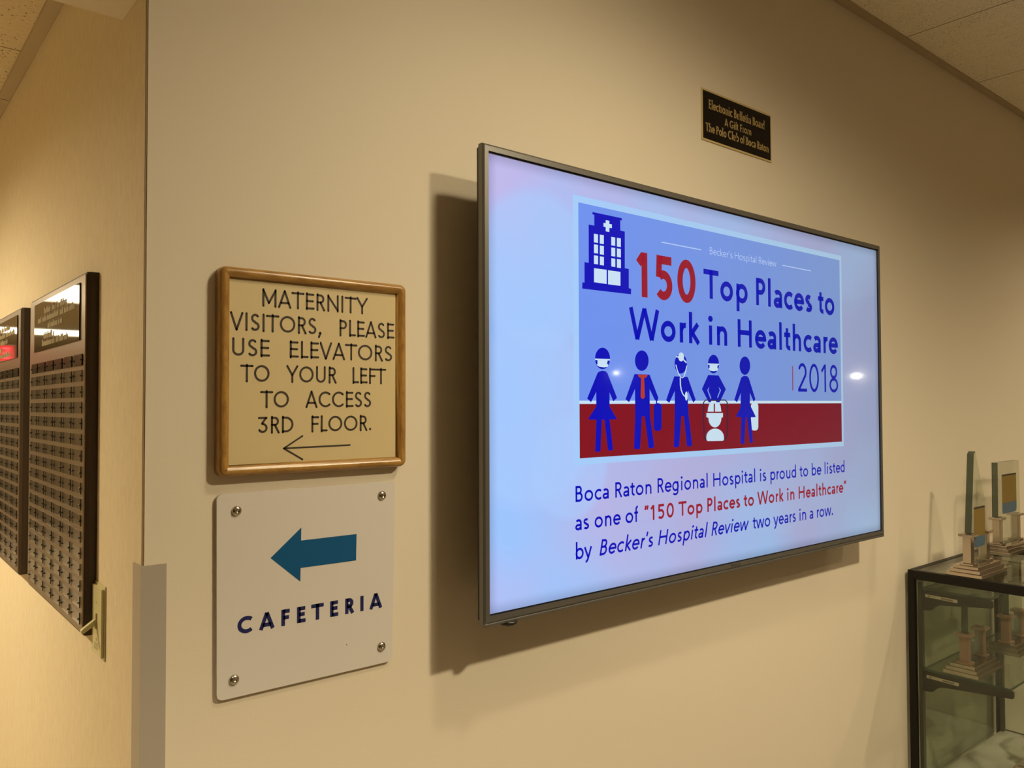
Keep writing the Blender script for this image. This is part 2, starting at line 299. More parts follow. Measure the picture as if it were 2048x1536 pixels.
# slide artwork outlines, metres on the screen surface
PEOPLE = [
[('blue',[(-0.4461,0.0222),(-0.4411,0.0252),(-0.4319,0.027),(-0.4221,0.0257),(-0.4174,0.0219),(-0.3905,-0.0267),(-0.4014,-0.034),(-0.4121,-0.0161),(-0.4123,-0.0443),(-0.3926,-0.068),(-0.392,-0.07),(-0.4128,-0.0701),(-0.403,-0.1293),(-0.4065,-0.1317),(-0.4149,-0.1318),(-0.4177,-0.1301),(-0.4273,-0.0702),(-0.4348,-0.0701),(-0.4394,-0.1318),(-0.4422,-0.133),(-0.4518,-0.1326),(-0.454,-0.1312),(-0.45,-0.0699),(-0.4725,-0.0692),(-0.4717,-0.0669),(-0.4504,-0.0442),(-0.4502,-0.0154),(-0.4647,-0.0355),(-0.4755,-0.0283)]),('blue',[(-0.4101,0.052),(-0.4107,0.0472),(-0.4123,0.0426),(-0.415,0.0385),(-0.4184,0.035),(-0.4225,0.0323),(-0.4271,0.0306),(-0.4319,0.0299),(-0.4367,0.0303),(-0.4411,0.0318),(-0.4452,0.0342),(-0.4485,0.0375),(-0.451,0.0414),(-0.4525,0.0459),(-0.453,0.0506),(-0.4524,0.0553),(-0.4508,0.0598),(-0.4483,0.0639),(-0.4449,0.0674),(-0.4409,0.0702),(-0.4364,0.0719),(-0.4316,0.0727),(-0.4268,0.0723),(-0.4223,0.0709),(-0.4182,0.0686),(-0.4148,0.0653),(-0.4122,0.0613),(-0.4106,0.0568)]),('white',[(-0.453,0.0504),(-0.4101,0.0507),(-0.4101,0.0477),(-0.453,0.0475)]),('white',[(-0.4464,0.0473),(-0.4172,0.0479),(-0.4192,0.0414),(-0.4153,0.0386),(-0.4173,0.0352),(-0.4271,0.0337),(-0.441,0.0345),(-0.4487,0.0382),(-0.4459,0.0406)])],
[('blue',[(-0.3375,0.0223),(-0.2902,0.0221),(-0.2624,-0.0263),(-0.2657,-0.0336),(-0.2742,-0.0309),(-0.2905,-0.008),(-0.2901,-0.0632),(-0.2771,-0.128),(-0.2809,-0.1315),(-0.2909,-0.1322),(-0.2949,-0.1304),(-0.3065,-0.0647),(-0.3157,-0.065),(-0.3218,-0.1304),(-0.3246,-0.1325),(-0.3375,-0.132),(-0.3405,-0.1297),(-0.3359,-0.0627),(-0.3363,-0.0085),(-0.3544,-0.0356),(-0.3653,-0.0296)]),('blue',[(-0.2929,0.0514),(-0.2935,0.0466),(-0.2952,0.042),(-0.2978,0.0378),(-0.3013,0.0343),(-0.3054,0.0317),(-0.31,0.03),(-0.3147,0.0293),(-0.3195,0.0297),(-0.324,0.0312),(-0.3279,0.0336),(-0.3313,0.0369),(-0.3337,0.0408),(-0.3352,0.0453),(-0.3357,0.05),(-0.3352,0.0547),(-0.3336,0.0592),(-0.331,0.0634),(-0.3276,0.0669),(-0.3236,0.0696),(-0.3191,0.0713),(-0.3143,0.072),(-0.3095,0.0717),(-0.305,0.0703),(-0.3009,0.0679),(-0.2975,0.0646),(-0.295,0.0606),(-0.2934,0.0561)]),('blue',[(-0.2716,-0.0295),(-0.2678,-0.0295),(-0.266,-0.0392),(-0.2698,-0.0392)]),('blue',[(-0.2529,-0.0881),(-0.2534,-0.0908),(-0.2548,-0.0932),(-0.257,-0.095),(-0.2596,-0.0962),(-0.2626,-0.0966),(-0.2689,-0.0964),(-0.2718,-0.0959),(-0.2744,-0.0946),(-0.2765,-0.0927),(-0.2778,-0.0903),(-0.2782,-0.0876),(-0.2778,-0.0463),(-0.2773,-0.0437),(-0.2759,-0.0413),(-0.2738,-0.0394),(-0.2712,-0.0381),(-0.2682,-0.0377),(-0.2619,-0.0377),(-0.259,-0.0382),(-0.2563,-0.0394),(-0.2542,-0.0413),(-0.2529,-0.0438),(-0.2524,-0.0464)]),('red',[(-0.3279,0.0215),(-0.2957,0.0216),(-0.3011,0.016),(-0.3078,0.0146),(-0.3058,-0.0244),(-0.3107,-0.0289),(-0.3144,-0.0285),(-0.3192,-0.0249),(-0.317,0.0146),(-0.324,0.0163)])],
[('blue',[(-0.209,0.0203),(-0.163,0.0199),(-0.1354,-0.0303),(-0.1441,-0.0368),(-0.1627,-0.0099),(-0.1628,-0.0411),(-0.1607,-0.0647),(-0.1496,-0.1283),(-0.1531,-0.1324),(-0.1641,-0.1331),(-0.1678,-0.1308),(-0.1771,-0.0662),(-0.1862,-0.0661),(-0.1947,-0.1309),(-0.1988,-0.1333),(-0.2087,-0.133),(-0.2126,-0.1309),(-0.2085,-0.0642),(-0.2078,-0.0114),(-0.2265,-0.0371),(-0.2372,-0.0315)]),('blue',[(-0.1653,0.0487),(-0.1659,0.0439),(-0.1676,0.0393),(-0.1702,0.0351),(-0.1736,0.0317),(-0.1777,0.029),(-0.1822,0.0273),(-0.1869,0.0267),(-0.1916,0.0271),(-0.1961,0.0286),(-0.2,0.031),(-0.2033,0.0343),(-0.2057,0.0383),(-0.2072,0.0427),(-0.2077,0.0474),(-0.2071,0.0521),(-0.2055,0.0567),(-0.203,0.0608),(-0.1996,0.0643),(-0.1956,0.0669),(-0.1911,0.0687),(-0.1864,0.0694),(-0.1817,0.069),(-0.1772,0.0676),(-0.1731,0.0652),(-0.1698,0.0619),(-0.1673,0.0579),(-0.1658,0.0535)]),('white',[(-0.1753,0.0634),(-0.1756,0.0612),(-0.1763,0.0591),(-0.1775,0.0572),(-0.1791,0.0555),(-0.181,0.0543),(-0.1831,0.0535),(-0.1852,0.0532),(-0.1874,0.0534),(-0.1895,0.054),(-0.1913,0.0551),(-0.1928,0.0566),(-0.1939,0.0585),(-0.1946,0.0605),(-0.1948,0.0627),(-0.1946,0.0649),(-0.1938,0.067),(-0.1927,0.0689),(-0.1911,0.0705),(-0.1892,0.0717),(-0.1872,0.0725),(-0.185,0.0729),(-0.1828,0.0727),(-0.1807,0.0721),(-0.1789,0.071),(-0.1774,0.0695),(-0.1762,0.0676),(-0.1755,0.0656)]),('white',[(-0.2037,0.0619),(-0.1917,0.0606),(-0.1907,0.0633),(-0.2027,0.0646)]),('white',[(-0.18,0.0571),(-0.1686,0.0498),(-0.1653,0.0518),(-0.1768,0.0591)]),('white',[(-0.2052,0.0451),(-0.2013,0.035),(-0.1957,0.0255),(-0.1888,0.0183),(-0.1815,0.0163),(-0.1749,0.0197),(-0.1692,0.0305),(-0.1642,0.0442),(-0.1672,0.0445),(-0.1721,0.0309),(-0.1776,0.0205),(-0.1818,0.0182),(-0.1866,0.0197),(-0.193,0.0263),(-0.1984,0.0356),(-0.2023,0.0457)]),('white',[(-0.1909,0.0172),(-0.1905,0.0014),(-0.1879,-0.0094),(-0.1831,-0.0177),(-0.1767,-0.0231),(-0.1703,-0.0254),(-0.1684,-0.0233),(-0.1742,-0.0214),(-0.1798,-0.0166),(-0.1843,-0.0088),(-0.1868,0.0016),(-0.1872,0.0173)]),('white',[(-0.1639,-0.0222),(-0.164,-0.0244),(-0.1644,-0.0265),(-0.165,-0.0284),(-0.1658,-0.0299),(-0.1667,-0.0311),(-0.1677,-0.0318),(-0.1688,-0.0321),(-0.1699,-0.0318),(-0.1709,-0.0311),(-0.1717,-0.0299),(-0.1725,-0.0284),(-0.173,-0.0265),(-0.1733,-0.0244),(-0.1734,-0.0222),(-0.1733,-0.02),(-0.1729,-0.018),(-0.1723,-0.0161),(-0.1715,-0.0145),(-0.1706,-0.0133),(-0.1696,-0.0126),(-0.1685,-0.0124),(-0.1675,-0.0126),(-0.1665,-0.0133),(-0.1656,-0.0145),(-0.1648,-0.016),(-0.1643,-0.0179),(-0.164,-0.02)])],
[('blue',[(-0.0891,0.0258),(-0.05,0.0253),(-0.0228,-0.0058),(-0.0469,-0.0358),(-0.0591,-0.0364),(-0.0627,-0.0313),(-0.0773,-0.0313),(-0.081,-0.0369),(-0.0883,-0.0358),(-0.1125,-0.0062)]),('blue',[(-0.048,0.0516),(-0.0486,0.0468),(-0.0503,0.0423),(-0.0529,0.0382),(-0.0563,0.0347),(-0.0603,0.0321),(-0.0648,0.0304),(-0.0694,0.0298),(-0.074,0.0302),(-0.0784,0.0317),(-0.0823,0.0341),(-0.0855,0.0373),(-0.0879,0.0412),(-0.0893,0.0456),(-0.0898,0.0503),(-0.0892,0.055),(-0.0876,0.0595),(-0.0851,0.0636),(-0.0818,0.067),(-0.0778,0.0697),(-0.0734,0.0714),(-0.0687,0.0721),(-0.0641,0.0717),(-0.0597,0.0703),(-0.0557,0.0679),(-0.0524,0.0647),(-0.05,0.0607),(-0.0485,0.0563)]),('white',[(-0.0901,0.0518),(-0.0477,0.0522),(-0.0477,0.0491),(-0.0902,0.0487)]),('white',[(-0.084,0.0485),(-0.0529,0.0489),(-0.0552,0.0435),(-0.0519,0.04),(-0.0542,0.0364),(-0.069,0.0347),(-0.0828,0.0357),(-0.0871,0.0395),(-0.0834,0.0427)]),('panel',[(-0.0859,-0.0009),(-0.0936,-0.0087),(-0.0816,-0.0291),(-0.0787,-0.0258),(-0.0889,-0.0095)]),('panel',[(-0.0511,-0.0005),(-0.0416,-0.0082),(-0.0545,-0.0268),(-0.0567,-0.024),(-0.0468,-0.0091)])],
[('white',[(0.1065,-0.0949),(0.1059,-0.0977),(0.1042,-0.1003),(0.1016,-0.1023),(0.0984,-0.1035),(0.0949,-0.1039),(0.0871,-0.1037),(0.0836,-0.1031),(0.0805,-0.1018),(0.078,-0.0997),(0.0765,-0.0971),(0.076,-0.0943),(0.0769,-0.0457),(0.0775,-0.0429),(0.0792,-0.0403),(0.0817,-0.0383),(0.0849,-0.037),(0.0885,-0.0366),(0.0962,-0.0366),(0.0998,-0.037),(0.103,-0.0383),(0.1055,-0.0404),(0.1071,-0.043),(0.1076,-0.0458)]),('blue',[(0.0379,0.0218),(0.0451,0.0254),(0.0531,0.0265),(0.063,0.0258),(0.069,0.0219),(0.0956,-0.0288),(0.0881,-0.0347),(0.0731,-0.0137),(0.0726,-0.0417),(0.0956,-0.0699),(0.0947,-0.0718),(0.076,-0.072),(0.0833,-0.1304),(0.078,-0.133),(0.0708,-0.1328),(0.0599,-0.0718),(0.0551,-0.0717),(0.048,-0.1327),(0.044,-0.1342),(0.0362,-0.1339),(0.0331,-0.1311),(0.0373,-0.071),(0.0151,-0.0694),(0.0338,-0.0485),(0.0365,-0.0139),(0.0204,-0.0358),(0.0096,-0.0306)]),('blue',[(0.0752,0.0513),(0.0746,0.0464),(0.0729,0.0417),(0.0702,0.0375),(0.0667,0.0339),(0.0625,0.0312),(0.0579,0.0295),(0.0531,0.0288),(0.0483,0.0293),(0.0438,0.0308),(0.0398,0.0333),(0.0365,0.0366),(0.0341,0.0407),(0.0326,0.0452),(0.0321,0.05),(0.0328,0.0549),(0.0344,0.0595),(0.037,0.0637),(0.0405,0.0673),(0.0446,0.07),(0.0491,0.0718),(0.0539,0.0725),(0.0587,0.0721),(0.0633,0.0707),(0.0673,0.0682),(0.0707,0.0649),(0.0732,0.0608),(0.0748,0.0562)])],
]
STRETCHER=[('ink',[(-0.0809,-0.0297),(-0.1013,-0.0298),(-0.1095,-0.0356),(-0.1101,-0.0718),(-0.1086,-0.1113),(-0.1015,-0.1219),(-0.0978,-0.121),(-0.1047,-0.1111),(-0.1062,-0.0718),(-0.1057,-0.0359),(-0.1002,-0.0321),(-0.081,-0.0321)]),('ink',[(-0.048,-0.0321),(-0.028,-0.032),(-0.0216,-0.036),(-0.02,-0.073),(-0.0221,-0.1111),(-0.0326,-0.122),(-0.029,-0.1233),(-0.018,-0.1115),(-0.0158,-0.0731),(-0.0175,-0.0356),(-0.0268,-0.0296),(-0.0479,-0.0296)]),('ink',[(-0.081,-0.0328),(-0.048,-0.0328),(-0.0479,-0.0303),(-0.0809,-0.0303)]),('white',[(-0.0839,-0.0353),(-0.0708,-0.0358),(-0.0712,-0.0573),(-0.0936,-0.0571),(-0.0913,-0.0479),(-0.0884,-0.0424)]),('white',[(-0.0657,-0.0358),(-0.0517,-0.0362),(-0.0452,-0.0447),(-0.0424,-0.0575),(-0.0661,-0.0573)]),('white',[(-0.0983,-0.0599),(-0.0365,-0.0605),(-0.0367,-0.0701),(-0.0423,-0.0716),(-0.0427,-0.0716),(-0.0433,-0.0761),(-0.0449,-0.0805),(-0.0476,-0.0844),(-0.051,-0.0877),(-0.0552,-0.0903),(-0.0599,-0.0921),(-0.0649,-0.0929),(-0.0699,-0.0928),(-0.0748,-0.0918),(-0.0794,-0.0898),(-0.0834,-0.0871),(-0.0866,-0.0837),(-0.0891,-0.0798),(-0.0905,-0.0754),(-0.091,-0.071),(-0.0913,-0.071),(-0.0985,-0.0693)]),('white',[(-0.0995,-0.1147),(-0.0991,-0.1114),(-0.0977,-0.1083),(-0.0955,-0.1054),(-0.0926,-0.1027),(-0.0889,-0.1004),(-0.0846,-0.0985),(-0.0799,-0.0971),(-0.0748,-0.0961),(-0.0694,-0.0957),(-0.064,-0.0958),(-0.0586,-0.0965),(-0.0534,-0.0976),(-0.0486,-0.0993),(-0.0443,-0.1015),(-0.0406,-0.104),(-0.0376,-0.1069),(-0.0354,-0.11),(-0.0341,-0.1132),(-0.0337,-0.1166),(-0.0338,-0.1221),(-0.0383,-0.1242),(-0.095,-0.1231),(-0.0993,-0.1197)])]
HOSPITAL=[('blue',[(-0.4579,0.3397),(-0.3721,0.3398),(-0.3729,0.3349),(-0.3771,0.335),(-0.3773,0.3138),(-0.3638,0.3136),(-0.3645,0.2382),(-0.3524,0.2378),(-0.3528,0.1983),(-0.3457,0.1977),(-0.3463,0.1862),(-0.4874,0.1853),(-0.4868,0.1977),(-0.4809,0.1977),(-0.4807,0.2378),(-0.469,0.2378),(-0.4685,0.3134),(-0.4527,0.3133),(-0.4526,0.3349),(-0.4579,0.3349)]),('white',[(-0.4201,0.329),(-0.4095,0.3291),(-0.4096,0.3228),(-0.4023,0.3228),(-0.4024,0.3151),(-0.4096,0.3151),(-0.4097,0.3065),(-0.4203,0.3065),(-0.4202,0.3149),(-0.4265,0.3149),(-0.4264,0.3226),(-0.4202,0.3226)]),('white',[(-0.454,0.2971),(-0.4427,0.2973),(-0.4428,0.2802),(-0.4541,0.2799)]),('white',[(-0.4541,0.2761),(-0.4429,0.2762),(-0.443,0.2589),(-0.4542,0.2587)]),('white',[(-0.4543,0.2543),(-0.443,0.2543),(-0.4431,0.2374),(-0.4544,0.2373)]),('white',[(-0.4375,0.2973),(-0.4261,0.2975),(-0.4263,0.2798),(-0.4377,0.2795)]),('white',[(-0.4377,0.2757),(-0.4263,0.2758),(-0.4264,0.2584),(-0.4378,0.2582)]),('white',[(-0.4378,0.2541),(-0.4264,0.2541),(-0.4266,0.237),(-0.438,0.2369)]),('white',[(-0.4047,0.2972),(-0.3932,0.2974),(-0.3934,0.2804),(-0.4048,0.2802)]),('white',[(-0.4049,0.2759),(-0.3934,0.276),(-0.3935,0.2586),(-0.405,0.2584)]),('white',[(-0.405,0.2542),(-0.3936,0.2542),(-0.3937,0.2374),(-0.4052,0.2374)]),('white',[(-0.3883,0.2975),(-0.3767,0.2977),(-0.3768,0.2801),(-0.3884,0.2798)]),('white',[(-0.3885,0.2759),(-0.3769,0.276),(-0.377,0.2586),(-0.3886,0.2585)]),('white',[(-0.3887,0.2544),(-0.3771,0.2544),(-0.3772,0.237),(-0.3888,0.2369)]),('white',[(-0.4549,0.2285),(-0.419,0.229),(-0.4192,0.2006),(-0.4551,0.2008)]),('white',[(-0.4149,0.2286),(-0.3788,0.229),(-0.379,0.2006),(-0.4151,0.2004)])]

# ------------------------------------------------------------------ materials
m_wall = mat('wall_paint', (.74, .66, .53), .55, spec=.3)
bump(m_wall, noise(m_wall, objco(m_wall), 260, 3), .06, .002)
m_vinyl = mat('vinyl_wallcovering', (.7, .6, .42), .6, spec=.25)
co = objco(m_vinyl, (70, 70, 26))
f1 = noise(m_vinyl, co, 1.6, 5, .65)
r = ramp(m_vinyl, f1, [(.3, (.67, .57, .39)), (.5, (.71, .61, .425)), (.72, (.75, .65, .46))])
lk(m_vinyl, r.outputs[0], bsdf(m_vinyl).inputs['Base Color']); bump(m_vinyl, f1, .12, .003)
m_trim = mat('ceiling_edge_angle', (.46, .37, .24), .5)
m_wall2 = mat('lobby_paint', (.62, .54, .42), .6)
m_seam = mat('seam_filler', (.28, .19, .10), .7)
def tile_mat(name, pitch, ox, along, pin, col, oy=0):
    m = mat(name, col, .85, spec=.1)
    co = objco(m); v = nd(m, 'ShaderNodeTexVoronoi'); v.inputs['Scale'].default_value = pin
    nz = nd(m, 'ShaderNodeTexNoise'); nz.inputs['Scale'].default_value = 14; lk(m, co, nz.inputs['Vector'])
    lk(m, co, v.inputs['Vector'])
    sz = nd(m, 'ShaderNodeMath', operation='MULTIPLY'); lk(m, nz.outputs[0], sz.inputs[0]); sz.inputs[1].default_value = .34
    pinm = nd(m, 'ShaderNodeMath', operation='LESS_THAN'); lk(m, v.outputs['Distance'], pinm.inputs[0]); lk(m, sz.outputs[0], pinm.inputs[1])
    sx = nd(m, 'ShaderNodeSeparateXYZ'); lk(m, co, sx.inputs[0])
    masks = [pinm.outputs[0]]
    for ax, off in ((along, ox),) + (((1-along, oy),) if oy is not None else ()):
        a = nd(m, 'ShaderNodeMath', operation='SUBTRACT'); lk(m, sx.outputs[ax], a.inputs[0]); a.inputs[1].default_value = off - 20*pitch
        b = nd(m, 'ShaderNodeMath', operation='MODULO'); lk(m, a.outputs[0], b.inputs[0]); b.inputs[1].default_value = pitch
        c = nd(m, 'ShaderNodeMath', operation='LESS_THAN'); lk(m, b.outputs[0], c.inputs[0]); c.inputs[1].default_value = .004
        masks.append(c.outputs[0])
    cur = masks[0]
    for k in masks[1:]:
        mx = nd(m, 'ShaderNodeMath', operation='MAXIMUM'); lk(m, cur, mx.inputs[0]); lk(m, k, mx.inputs[1]); cur = mx.outputs[0]
    fine = noise(m, co, 90, 3)
    rr_ = ramp(m, fine, [(.3, tuple(x*.92 for x in col)), (.7, tuple(min(1, x*1.06) for x in col))])
    mix = nd(m, 'ShaderNodeMixRGB'); lk(m, cur, mix.inputs[0]); lk(m, rr_.outputs[0], mix.inputs[1]); mix.inputs[2].default_value = (.2, .14, .07, 1)
    lk(m, mix.outputs[0], bsdf(m).inputs['Base Color'])
    return m
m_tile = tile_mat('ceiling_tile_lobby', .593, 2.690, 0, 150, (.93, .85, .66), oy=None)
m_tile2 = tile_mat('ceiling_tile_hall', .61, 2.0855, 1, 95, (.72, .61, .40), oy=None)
m_floor = mat('floor_vinyl', (.42, .34, .24), .35)
r = ramp(m_floor, noise(m_floor, objco(m_floor), 3, 6), [(.35, (.14, .11, .08)), (.65, (.2, .16, .11))]); lk(m_floor, r.outputs[0], bsdf(m_floor).inputs['Base Color'])
m_guard = mat('corner_guard_vinyl', (.40, .355, .30), .5)
m_black = mat('black_plastic', (.012, .010, .008), .4)
m_bezel = mat('bezel_metal', (.20, .195, .185), .38, metal=.75)
m_gasket = mat('screen_gasket', (.004, .004, .006), .3)
m_mark = mat('bezel_mark', (.05, .045, .04), .5)
m_oak = mat('oak_wood', (.4, .22, .06), .28, spec=.6)
co = objco(m_oak, (1, 1, 1))
mp = nd(m_oak, 'ShaderNodeMapping'); mp.inputs['Scale'].default_value = (9, 120, 9)
lk(m_oak, co, mp.inputs[0])
r = ramp(m_oak, noise(m_oak, mp.outputs[0], 4, 6, .7), [(.32, (.25, .115, .022)), (.55, (.41, .225, .055)), (.75, (.50, .295, .085))]); lk(m_oak, r.outputs[0], bsdf(m_oak).inputs['Base Color'])
m_cream = mat('cream_panel', (.64, .52, .29), .4)
m_engrave = mat('engraved_black', (.035, .022, .012), .6)
m_white = mat('white_acrylic', (.67, .63, .595), .35, spec=.35)
m_arrow = mat('blue_print', (.0, .088, .245), .4)
m_navy = mat('navy_print', (.012, .016, .11), .4)
m_speck = mat('speck_dirt', (.25, .2, .15), .8)
m_chrome = mat('screw_steel', (.55, .5, .42), .22, metal=1.0)
m_plqblk = mat('plaque_black', (.006, .004, .003), .35, spec=.15)
m_brass = mat('plaque_brass', (.62, .48, .22), .45, metal=.2)
m_gold = mat('plaque_gold_lettering', (.50, .36, .14), .5, metal=.2)
m_wood = mat('dark_walnut', (.035, .016, .006), .4)
r = ramp(m_wood, noise(m_wood, objco(m_wood, (30, 30, 3)), 3, 5), [(.35, (.022, .010, .004)), (.7, (.05, .024, .010))]); lk(m_wood, r.outputs[0], bsdf(m_wood).inputs['Base Color'])
m_bronze = mat('brushed_bronze', (.30, .235, .165), .30, metal=.85)
m_hdr = mat('header_black_gloss', (.045, .032, .018), .04, spec=.9)
m_hdrtxt = mat('header_gold', (.36, .29, .15), .5)
m_tiledark = mat('name_tile_dark', (.03, .022, .014), .15, spec=.7)
m_pin = mat('pin_black', (.01, .008, .006), .3)
m_switch = mat('almond_plastic', (.60, .55, .30), .35)
m_slot = mat('switch_label_print', (.3, .27, .14), .6)  # faded print on the switch plate
m_frame = mat('bronze_black_aluminium', (.010, .008, .006), .5, spec=.25)
m_std = mat('shelf_standard', (.10, .085, .065), .45, metal=.4)
m_bracket = mat('bracket_black', (.022, .018, .013), .4)
m_label = mat('paper_label', (.62, .52, .40), .6)
m_lblink = mat('label_ink', (.22, .16, .10), .6)
m_deck = mat('case_deck', (.45, .42, .35), .5)
m_silver = mat('award_metal', (.58, .50, .42), .13, metal=.95)
m_rose = mat('award_pillar', (.40, .25, .17), .35, metal=.5)
m_gprint = mat('award_gold_print', (.20, .13, .025), .4)
m_bprint = mat('award_blue_print', (.05, .11, .17), .3)
m_dprint = mat('award_dark_print', (.015, .012, .008), .3)

def glass(name, tint, gloss_rough=.02, edge=None, ior=1.5, body=0.0, bodycol=(.3, .35, .3)):
    m = bpy.data.materials.new(name); m.use_nodes = True; nt = m.node_tree
    nt.nodes.remove(nt.nodes['Principled BSDF']); out = nt.nodes['Material Output']
    tr = nd(m, 'ShaderNodeBsdfTransparent'); tr.inputs[0].default_value = (*tint, 1)
    gl = nd(m, 'ShaderNodeBsdfGlossy'); gl.inputs['Roughness'].default_value = gloss_rough
    lw = nd(m, 'ShaderNodeLayerWeight'); lw.inputs[0].default_value = .5
    pw_ = nd(m, 'ShaderNodeMath', operation='POWER'); lk(m, lw.outputs['Facing'], pw_.inputs[0]); pw_.inputs[1].default_value = 5
    fr = nd(m, 'ShaderNodeMath', operation='MULTIPLY_ADD'); lk(m, pw_.outputs[0], fr.inputs[0]); fr.inputs[1].default_value = .85; fr.inputs[2].default_value = .04
    mx = nd(m, 'ShaderNodeMixShader'); lk(m, fr.outputs[0], mx.inputs[0])
    base = tr.outputs[0]
    if body:
        df = nd(m, 'ShaderNodeBsdfDiffuse'); df.inputs[0].default_value = (*bodycol, 1)
        m2 = nd(m, 'ShaderNodeMixShader'); m2.inputs[0].default_value = body
        lk(m, base, m2.inputs[1]); lk(m, df.outputs[0], m2.inputs[2]); base = m2.outputs[0]
    lk(m, base, mx.inputs[1]); lk(m, gl.outputs[0], mx.inputs[2]); lk(m, mx.outputs[0], out.inputs[0])
    return m
m_pane = glass('case_glass', (.86, .89, .85))
m_shelf = glass('shelf_glass', (.92, .94, .90), body=.04, bodycol=(.4, .45, .36))
m_edge = glass('glass_edge', (.12, .2, .15), body=.5, bodycol=(.07, .11, .08))
m_crys = glass('award_crystal', (.93, .95, .90), body=.05, bodycol=(.6, .55, .45))
m_cedge = glass('award_crystal_edge', (.16, .2, .17), .03, body=.4, bodycol=(.12, .13, .10))
m_disc = glass('award_disc_glass', (.80, .86, .82), .03, body=.18, bodycol=(.45, .5, .45))
m_acr = glass('clear_acrylic', (.965, .96, .95), .08, body=.05, bodycol=(.5, .45, .36))

# ------------------------------------------------------------------ setting
DW = 1.2027; XC = 0.3274
FH = 4.2
# wall with the screen
struct('wall_front', B(XC+.0026, DW, 0, 9.0, DW+.0995, CEIL+.1), m_wall)
bm = bmesh.new()
prism(bm, [(XC, DW+.0035), (XC+.0024, DW+.0035), (XC+.0024, DW+.1), (XC+.12, DW+.1), (XC+.12, 16), (XC, 16)], 'z', 0, CEIL)
struct('wall_left', bm, m_vinyl)
struct('trim_1', B(XC+.0004, DW+.0008, 0, XC+.0024, DW+.0034, CEIL), m_seam)      # dark bead at the outside corner
# header across the mouth of the hallway
bm = bmesh.new(); prism(bm, [(-2.0, EYE+.603), (XC-.0005, EYE+.597), (XC-.0005, CEIL), (-2.0, CEIL)], 'y', DW+.018, 1.3275)
struct('wall_header', bm, m_wall)
struct('wall_hall_left', B(-2.12, DW, 0, -2.0, 16, CEIL), m_vinyl)
struct('wall_hall_end', B(-2.0, 16, 0, XC+.12, 16.1, CEIL), m_wall)
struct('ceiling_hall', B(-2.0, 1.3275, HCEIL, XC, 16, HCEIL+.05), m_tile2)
struct('trim_2', B(XC-.027, 1.3275, HCEIL-.008, XC-.0005, 2.42, HCEIL-.0005), m_trim)
struct('trim_3', B(XC-.027, 2.424, HCEIL-.008, XC-.0005, 15.9, HCEIL-.0005), m_trim)
struct('ceiling', B(-4.5, -7, CEIL, 9.0, DW, CEIL+.05), m_tile)
struct('trim_4', B(XC, DW-.026, CEIL-.006, 9.0, DW-.0005, CEIL-.0005), m_trim)
struct('floor', B(-4.5, -7, -.05, 9.0, DW, 0), m_floor)
m_floor2 = mat('hall_floor_tile', (.62, .54, .42), .35)
r = ramp(m_floor2, noise(m_floor2, objco(m_floor2), 5, 6), [(.35, (.56, .48, .36)), (.65, (.68, .60, .48))]); lk(m_floor2, r.outputs[0], bsdf(m_floor2).inputs['Base Color'])
struct('floor_hall', B(-2.0, DW, -.05, XC, 16, 0), m_floor2)
struct('wall_lobby_left', B(-4.6, -7, 0, -4.5, DW, CEIL), m_wall2)
struct('wall_front_left', B(-4.5, DW, 0, -2.13, DW+.1, CEIL), m_wall)
struct('wall_right', B(9.0, -7, 0, 9.1, DW+.1, CEIL), m_wall2)
struct('wall_back', B(-4.5, -7.1, 0, 9.0, -7, CEIL), m_wall2)
bm = B(XC+.04, DW-.012, 0, 9.0, DW-.0005, .1, .003); struct('baseboard_front', bm, m_guard)

# corner guard
bm = bmesh.new()
t = .0022
prism(bm, [(XC-t, DW-t), (XC+.0325, DW-t), (XC+.0325, DW-.0003), (XC-.0003, DW-.0003), (XC-.0003, DW+.038), (XC-t, DW+.038)], 'z', 0.0, EYE-.2245)
tag(mobj('corner_guard', bm, m_guard), 'grey beige vinyl corner guard covering the lower wall corner below the light switch height', 'corner guard')

# ------------------------------------------------------------------ ceiling fixtures (out of view, they light the place)
m_lens = mat('lamp_lens', (.9, .9, .9), .4, emit=(1, .82, .55), estr=.6)
m_troffer = mat('troffer_diffuser', (.9, .9, .9), .4, emit=(1.0, .86, .60), estr=6)
m_fix = mat('fixture_white', (.75, .7, .6), .4)
lamps = [o for o in C.objects if o.name.startswith('downlight_lamp')]
where = ['above the left end of the screen', 'right of the trophy case', 'in front of the trophy case', 'a step back from the screen', 'added as fill, in front of the framed sign', 'far across the lobby', 'in the hallway ceiling by the donor boards']
for i, (x, y, z, w, rad, cone) in enumerate(DOWN):
    t = thing('ceiling_downlight', 'round recessed ceiling downlight ' + where[i], 'ceiling light', (x, y, z), 'recessed downlights')
    bm = bmesh.new(); lathe(bm, [(rad+.004, -.010), (rad+.03, -.007), (rad+.034, -.001), (rad+.004, -.001)], n=32); mobj('trim_ring', bm, m_fix, t, smooth=True)
    bm = bmesh.new(); lathe(bm, [(rad+.003, -.004), (rad+.003, -.001)], n=32); mobj('lens', bm, m_lens, t)
    lamps[i].parent = t; lamps[i].location = (0, 0, -.012)
lamps = [o for o in C.objects if o.name.startswith('troffer_lamp')]
where = ['nearer the lobby', 'farther down the hallway']
